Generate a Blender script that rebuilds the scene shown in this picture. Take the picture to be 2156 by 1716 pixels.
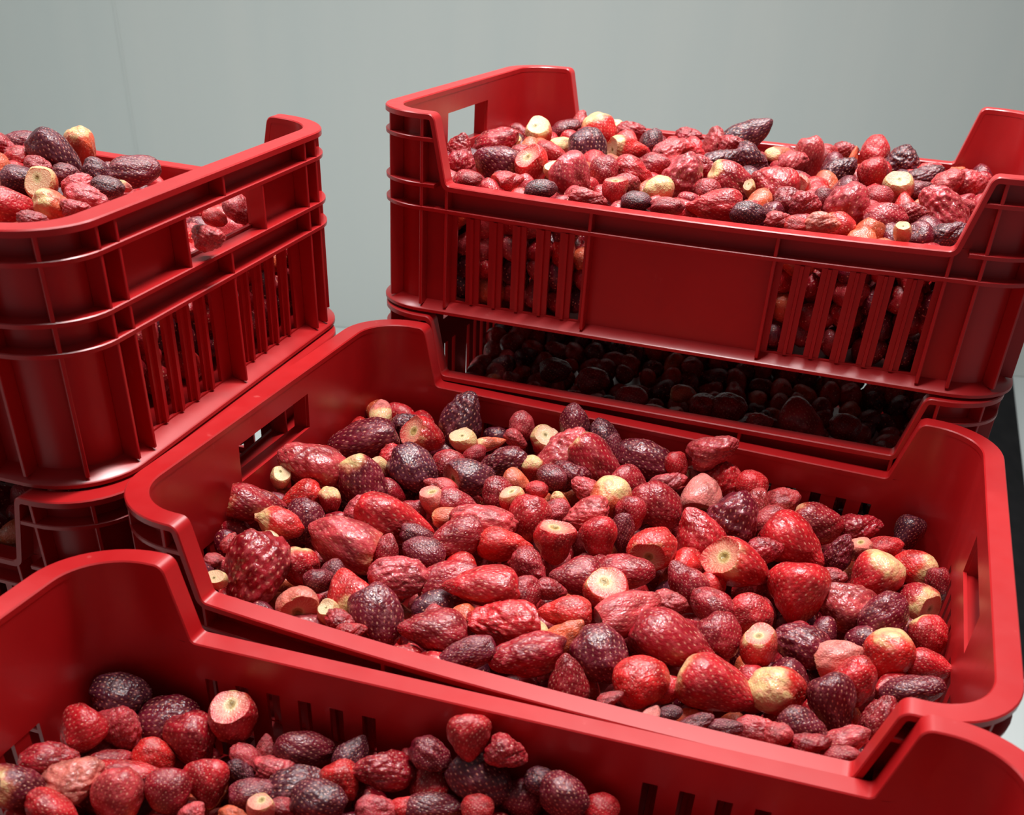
import bpy, bmesh, math, random
import numpy as np
from mathutils import Matrix, Vector, Euler

# ------------------------------------------------------------------ clear
for o in list(bpy.data.objects):
    bpy.data.objects.remove(o)
scene = bpy.context.scene
COL = scene.collection
ZC = 1.369                     # camera height above the floor

# ------------------------------------------------------------------ camera
PITCH, ROLL = 0.6612, -0.0727
cam_d = bpy.data.cameras.new('camera')
cam = bpy.data.objects.new('camera', cam_d); COL.objects.link(cam)
cam_d.sensor_fit = 'HORIZONTAL'; cam_d.sensor_width = 36.0
cam_d.lens = 2095.37/2156*36.0
cam_d.shift_y = 579/2156
cam_d.clip_start = 0.02
fwd = Vector((0, math.cos(PITCH), -math.sin(PITCH)))
up0 = Vector((0, math.sin(PITCH), math.cos(PITCH)))
rt0 = Vector((1, 0, 0))
rt = rt0*math.cos(ROLL) - up0*math.sin(ROLL)
up = rt0*math.sin(ROLL) + up0*math.cos(ROLL)
M = Matrix((rt, up, -fwd)).transposed().to_4x4(); M.translation = Vector((0, 0, ZC))
cam.matrix_world = M
cam_d.dof.use_dof = True; cam_d.dof.focus_distance = 0.86; cam_d.dof.aperture_fstop = 11
scene.camera = cam

# ------------------------------------------------------------------ world, lights, exposure
w = bpy.data.worlds.new('world'); scene.world = w; w.use_nodes = True
bg = w.node_tree.nodes['Background']
bg.inputs[0].default_value = (0.86, 0.93, 0.95, 1); bg.inputs[1].default_value = 0.13
def area(name, loc, size, power, target, col=(1, 1, 1)):
    l = bpy.data.lights.new(name, 'AREA'); l.shape = 'RECTANGLE'
    l.size, l.size_y = size; l.energy = power; l.color = col
    o = bpy.data.objects.new(name, l); COL.objects.link(o)
    o.location = loc
    d = Vector(target) - Vector(loc)
    o.rotation_euler = d.to_track_quat('-Z', 'Y').to_euler()
    return o
area('ceiling_panel_light', (0.12, 1.05, 2.75), (0.11, 1.0), 54, (0.08, 1.0, 0.9), (1, .98, .97))
area('ceiling_panel_light', (0.45, 1.95, 2.75), (1.1, 0.12), 24, (0.40, 1.75, 0), (1, .93, .91))
area('ceiling_panel_light', (-0.95, 1.75, 2.75), (1.1, 0.12), 29, (-0.85, 1.6, 0), (.95, .99, 1))
vs = scene.view_settings
scene.display_settings.display_device = 'sRGB'
vs.view_transform = 'Standard'; vs.look = 'None'; vs.gamma = 1; vs.use_curve_mapping = False
vs.exposure = 0.0
scene.cycles.use_denoising = True
scene.cycles.max_bounces = 6
scene.cycles.sample_clamp_indirect = 4.0
scene.cycles.caustics_reflective = False; scene.cycles.caustics_refractive = False

# ------------------------------------------------------------------ helpers
def new_mat(name):
    m = bpy.data.materials.new(name); m.use_nodes = True
    nt = m.node_tree; b = nt.nodes['Principled BSDF']
    return m, nt, b
def N(nt, typ, **kw):
    n = nt.nodes.new(typ)
    for k, v in kw.items(): setattr(n, k, v)
    return n
def srgb(r, g, b):
    f = lambda c: (c/255/12.92) if c/255 <= .04045 else ((c/255+.055)/1.055)**2.4
    return (f(r), f(g), f(b))
def mesh_obj(name, me, mat, parent=None, loc=(0, 0, 0)):
    o = bpy.data.objects.new(name, me); COL.objects.link(o)
    if mat and not me.materials: me.materials.append(mat)
    o.location = loc
    if parent: o.parent = parent
    return o
def pydata(name, vs_, fs, smooth_angle=None):
    me = bpy.data.meshes.new(name); me.from_pydata(vs_, [], fs); me.update()
    if smooth_angle:
        me.polygons.foreach_set('use_smooth', [True]*len(me.polygons))
        me.set_sharp_from_angle(angle=math.radians(smooth_angle))
    return me
def fix_normals(me):
    bm = bmesh.new(); bm.from_mesh(me)
    bmesh.ops.remove_doubles(bm, verts=bm.verts, dist=1e-6)
    bmesh.ops.recalc_face_normals(bm, faces=bm.faces); bm.to_mesh(me); bm.free()

# ------------------------------------------------------------------ materials
def plastic_material():
    m, nt, b = new_mat('red_crate_plastic')
    tc = N(nt, 'ShaderNodeTexCoord')
    n1 = N(nt, 'ShaderNodeTexNoise'); n1.inputs['Scale'].default_value = 14; n1.inputs['Detail'].default_value = 4
    nt.links.new(tc.outputs['Object'], n1.inputs['Vector'])
    cr = N(nt, 'ShaderNodeValToRGB')
    cr.color_ramp.elements[0].position = .3; cr.color_ramp.elements[0].color = (*PLASTIC_A, 1)
    cr.color_ramp.elements[1].position = .7; cr.color_ramp.elements[1].color = (*PLASTIC_B, 1)
    nt.links.new(n1.outputs['Fac'], cr.inputs['Fac'])
    # pale scuffs and dried juice spots
    n2 = N(nt, 'ShaderNodeTexNoise'); n2.inputs['Scale'].default_value = 60; n2.inputs['Detail'].default_value = 6
    mp = N(nt, 'ShaderNodeMapping'); mp.inputs['Scale'].default_value = (1, 1, .45)
    nt.links.new(tc.outputs['Object'], mp.inputs['Vector']); nt.links.new(mp.outputs['Vector'], n2.inputs['Vector'])
    sc = N(nt, 'ShaderNodeMapRange'); sc.inputs['From Min'].default_value = .69; sc.inputs['From Max'].default_value = .8
    sc.inputs['To Max'].default_value = .35
    nt.links.new(n2.outputs['Fac'], sc.inputs['Value'])
    mx = N(nt, 'ShaderNodeMix', data_type='RGBA')
    mx.inputs['B'].default_value = (*srgb(225, 120, 115), 1)
    nt.links.new(sc.outputs['Result'], mx.inputs['Factor']); nt.links.new(cr.outputs['Color'], mx.inputs['A'])
    nt.links.new(mx.outputs['Result'], b.inputs['Base Color'])
    rr = N(nt, 'ShaderNodeMapRange'); rr.inputs['To Min'].default_value = .28; rr.inputs['To Max'].default_value = .42
    nt.links.new(n2.outputs['Fac'], rr.inputs['Value']); nt.links.new(rr.outputs['Result'], b.inputs['Roughness'])
    b.inputs['Specular IOR Level'].default_value = .5; b.inputs['Coat Weight'].default_value = .2; b.inputs['Coat Roughness'].default_value = .25
    bp = N(nt, 'ShaderNodeBump'); bp.inputs['Strength'].default_value = .08; bp.inputs['Distance'].default_value = .0006
    nt.links.new(n2.outputs['Fac'], bp.inputs['Height']); nt.links.new(bp.outputs['Normal'], b.inputs['Normal'])
    return m
PLASTIC_A = srgb(170, 20, 24); PLASTIC_B = srgb(182, 26, 29)
MAT_PLASTIC = plastic_material()

def berry_material(filler=False):
    m, nt, b = new_mat('strawberry_fill_skin' if filler else 'strawberry_skin')
    L = nt.links.new
    tc = N(nt, 'ShaderNodeTexCoord'); oi = N(nt, 'ShaderNodeObjectInfo')
    if filler:
        at = N(nt, 'ShaderNodeAttribute', attribute_name='tint'); base = at.outputs['Color']; pale = None
    else:
        base = oi.outputs['Color']; pale = oi.outputs['Alpha']
    seed = N(nt, 'ShaderNodeAttribute', attribute_name='seed').outputs['Fac']
    ax = N(nt, 'ShaderNodeAttribute', attribute_name='along').outputs['Fac']
    fr = N(nt, 'ShaderNodeAttribute', attribute_name='cutface').outputs['Fac']
    an = N(nt, 'ShaderNodeAttribute', attribute_name='turn').outputs['Fac']
    def math_(op, a, c, clamp=False):
        n = N(nt, 'ShaderNodeMath', operation=op); n.use_clamp = clamp
        for i, v in enumerate((a, c)):
            if v is None: continue
            if isinstance(v, (int, float)): n.inputs[i].default_value = v
            else: L(v, n.inputs[i])
        return n.outputs[0]
    def mr(v, a, c, d=0., e=1.):
        n = N(nt, 'ShaderNodeMapRange'); n.interpolation_type = 'SMOOTHSTEP'
        for i, x in ((1, a), (2, c), (3, d), (4, e)):
            if isinstance(x, (int, float)): n.inputs[i].default_value = x
            else: L(x, n.inputs[i])
        L(v, n.inputs[0]); return n.outputs[0]
    def mix(f, a, c):
        n = N(nt, 'ShaderNodeMix', data_type='RGBA')
        for i, v in (('Factor', f), ('A', a), ('B', c)):
            if isinstance(v, (int, float)): n.inputs[i].default_value = v
            elif isinstance(v, tuple): n.inputs[i].default_value = (*v, 1)
            else: L(v, n.inputs[i])
        return n.outputs['Result']
    off = N(nt, 'ShaderNodeVectorMath', operation='ADD')
    L(tc.outputs['Object'], off.inputs[0])
    rv = N(nt, 'ShaderNodeCombineXYZ'); L(math_('MULTIPLY', oi.outputs['Random'], 40.), rv.inputs[0]); L(rv.outputs[0], off.inputs[1])
    def noise(scale, det=3, vec=None):
        n = N(nt, 'ShaderNodeTexNoise'); n.inputs['Scale'].default_value = scale; n.inputs['Detail'].default_value = det
        L(vec or off.outputs[0], n.inputs['Vector']); return n.outputs['Fac']
    s = 30. if filler else 1.
    nlow = noise(2.6*s); nmid = noise(7.*s, 5); nhi = noise(26.*s, 2)
    dark = N(nt, 'ShaderNodeHueSaturation'); dark.inputs['Value'].default_value = .55; L(base, dark.inputs['Color'])
    lite = N(nt, 'ShaderNodeMix', data_type='RGBA'); lite.inputs['Factor'].default_value = .20
    L(base, lite.inputs['A']); lite.inputs['B'].default_value = (*srgb(238, 130, 132), 1)
    col = mix(mr(nlow, .36, .62), dark.outputs['Color'], base)
    col = mix(mr(nmid, .50, .72, 0, .75), col, lite.outputs['Result'])
    if not filler:
        # pale shoulder at the calyx (alpha > 0) or pale tip (alpha < 0)
        nn = math_('MULTIPLY', math_('SUBTRACT', nlow, .5), .55)
        axn = math_('ADD', ax, nn)
        ph = math_('MULTIPLY', pale, .50)
        m1 = mr(math_('SUBTRACT', ph, axn), -.14, .10)
        m1 = math_('MULTIPLY', m1, math_('GREATER_THAN', pale, .01))
        tip = math_('MULTIPLY', pale, -.5)
        m2 = mr(math_('SUBTRACT', math_('ADD', axn, tip), 1.), -.10, .06)
        m2 = math_('MULTIPLY', m2, math_('LESS_THAN', pale, -.01))
        m2b = mr(math_('ADD', ax, math_('MULTIPLY', pale, -.45)), .93, 1.08)
        m2 = math_('MULTIPLY', m2b, math_('LESS_THAN', pale, -.01))
        pk = mix(mr(m1, .25, .9), srgb(214, 96, 66), mix(mr(nmid, .38, .68), srgb(228, 200, 138), srgb(226, 160, 122)))
        col = mix(math_('MULTIPLY', m1, .92), col, pk)
        col = mix(math_('MULTIPLY', m2, .85), col, srgb(196, 178, 92))
    # seeds
    if filler:
        vo = N(nt, 'ShaderNodeTexVoronoi'); vo.inputs['Scale'].default_value = 300
        L(tc.outputs['Object'], vo.inputs['Vector']); seed = mr(vo.outputs['Distance'], .28, .12)
    col = mix(math_('MULTIPLY', seed, .85), col, mix(mr(nhi, .45, .55), srgb(248, 190, 160), srgb(226, 130, 108)))
    if not filler:
        # cut calyx face: cream core, pink flesh with radial fibres
        isf = math_('LESS_THAN', fr, 1.0)
        wv = N(nt, 'ShaderNodeMath', operation='SINE'); L(math_('ADD', math_('MULTIPLY', an, 31.), math_('MULTIPLY', nmid, 26.)), wv.inputs[0])
        fib = mr(wv.outputs[0], .1, 1., 0., .55)
        frn = math_('ADD', fr, math_('MULTIPLY', math_('SUBTRACT', nmid, .5), .5))
        flesh = mix(mr(frn, .30, .95), srgb(228, 148, 122), mix(.35, srgb(206, 70, 68), base))
        flesh = mix(math_('MULTIPLY', fib, mr(frn, .15, .5)), flesh, srgb(236, 176, 150))
        core = mix(mr(frn, .06, .16), srgb(126, 104, 48), mix(mr(fr, .2, .3), srgb(168, 138, 78), srgb(222, 196, 142)))
        flesh = mix(mr(fr, .24, .42), core, flesh)
        flesh = mix(math_('MULTIPLY', mr(pale, .3, .9), .7), flesh, mix(mr(fr, .1, .16), srgb(126, 110, 60), srgb(238, 216, 170)))
        col = mix(math_('MULTIPLY', isf, .9), col, flesh)
    L(col, b.inputs['Base Color'])
    L(mr(nmid, .3, .7, .3, .5), b.inputs['Roughness'])
    b.inputs['Specular IOR Level'].default_value = .3; b.inputs['Coat Weight'].default_value = .55; b.inputs['Coat Roughness'].default_value = .06
    bp = N(nt, 'ShaderNodeBump'); bp.inputs['Strength'].default_value = .7; bp.inputs['Distance'].default_value = .0009
    L(math_('ADD', nhi, math_('MULTIPLY', nmid, .8)), bp.inputs['Height']); L(bp.outputs['Normal'], b.inputs['Normal']); L(bp.outputs['Normal'], b.inputs['Coat Normal'])
    if not filler:
        b.inputs['Subsurface Weight'].default_value = .25; b.inputs['Subsurface Scale'].default_value = .004; b.inputs['Subsurface Radius'].default_value = (1, .25, .15)
    return m
MAT_BERRY = berry_material(); MAT_FILL = berry_material(True)

def wall_material():
    m, nt, b = new_mat('cold_room_panel_paint')
    tc = N(nt, 'ShaderNodeTexCoord')
    n = N(nt, 'ShaderNodeTexNoise'); n.inputs['Scale'].default_value = 1.2; n.inputs['Detail'].default_value = 3
    mp = N(nt, 'ShaderNodeMapping'); mp.inputs['Scale'].default_value = (5, 1, .5)
    nt.links.new(tc.outputs['Object'], mp.inputs['Vector']); nt.links.new(mp.outputs['Vector'], n.inputs['Vector'])
    cr = N(nt, 'ShaderNodeValToRGB')
    cr.color_ramp.elements[0].position = .3; cr.color_ramp.elements[0].color = (*WALL_A, 1)
    cr.color_ramp.elements[1].position = .7; cr.color_ramp.elements[1].color = (*WALL_B, 1)
    nt.links.new(n.outputs['Fac'], cr.inputs['Fac']); nt.links.new(cr.outputs['Color'], b.inputs['Base Color'])
    b.inputs['Roughness'].default_value = .42
    return m
WALL_A = srgb(196, 203, 200); WALL_B = srgb(201, 206, 202)
MAT_WALL = wall_material()
m, nt, b = new_mat('pale_floor_paint')
n = N(nt, 'ShaderNodeTexNoise'); n.inputs['Scale'].default_value = 9; n.inputs['Detail'].default_value = 5
cr = N(nt, 'ShaderNodeValToRGB'); cr.color_ramp.elements[0].color = (*srgb(196, 206, 205), 1); cr.color_ramp.elements[1].color = (*srgb(222, 227, 225), 1)
nt.links.new(n.outputs['Fac'], cr.inputs['Fac']); nt.links.new(cr.outputs['Color'], b.inputs['Base Color']); b.inputs['Roughness'].default_value = .5
MAT_FLOOR = m
m, nt, b = new_mat('strip_black')
n = N(nt, 'ShaderNodeTexNoise'); n.inputs['Scale'].default_value = 20
cr = N(nt, 'ShaderNodeValToRGB'); cr.color_ramp.elements[0].color = (.006, .006, .007, 1); cr.color_ramp.elements[1].color = (.018, .017, .018, 1)
nt.links.new(n.outputs['Fac'], cr.inputs['Fac']); nt.links.new(cr.outputs['Color'], b.inputs['Base Color']); b.inputs['Roughness'].default_value = .8; b.inputs['Specular IOR Level'].default_value = .1
MAT_STRIP = m

# ------------------------------------------------------------------ the setting
def box_mesh(name, x0, x1, y0, y1, z0, z1, bevel=0):
    bm = bmesh.new(); bmesh.ops.create_cube(bm, size=1)
    for v in bm.verts:
        v.co = Vector(((x0+x1)/2+v.co.x*(x1-x0), (y0+y1)/2+v.co.y*(y1-y0), (z0+z1)/2+v.co.z*(z1-z0)))
    if bevel: bmesh.ops.bevel(bm, geom=bm.edges[:], offset=bevel, segments=2, affect='EDGES', clamp_overlap=True)
    me = bpy.data.meshes.new(name); bm.to_mesh(me); bm.free(); return me
def structure(name, me, mat, parent=None):
    o = mesh_obj(name, me, mat, parent)
    if not parent: o['kind'] = 'structure'
    return o
fl = structure('floor', box_mesh('floor', -5, 5, -2.5, 4.1, -.1, 0), MAT_FLOOR)
fl['label'] = 'pale grey-blue painted floor glimpsed right of the crate stacks'
ww = structure('wall_left', box_mesh('wall_left', -2.7, -2.6, -2.5, 3.98, 0, 3.2), MAT_WALL)
ww['label'] = 'plain light grey side wall left of the stacks, outside the picture'
wl = structure('wall_back', box_mesh('wall_back', -5, 5, 4.02, 4.12, 0, 3.2), MAT_WALL)
wl['label'] = 'plain light grey wall of the cold room behind the crates'
# two cold-room panels, each proud of the wall, meeting in a thin raised joint
PX = -1.505
def panel(x0, x1):
    return structure('wall_panel', box_mesh('wall_panel', x0, x1, 3.99, 4.02, 0, 3.2, .003), MAT_WALL, wl)
panel(-4.9, PX-.004); panel(PX+.004, 4.9)
jm = box_mesh('joint', PX-.007, PX+.007, 3.986, 4.0, 0, 3.2, .003)
structure('panel_joint', jm, MAT_WALL, wl)
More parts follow.
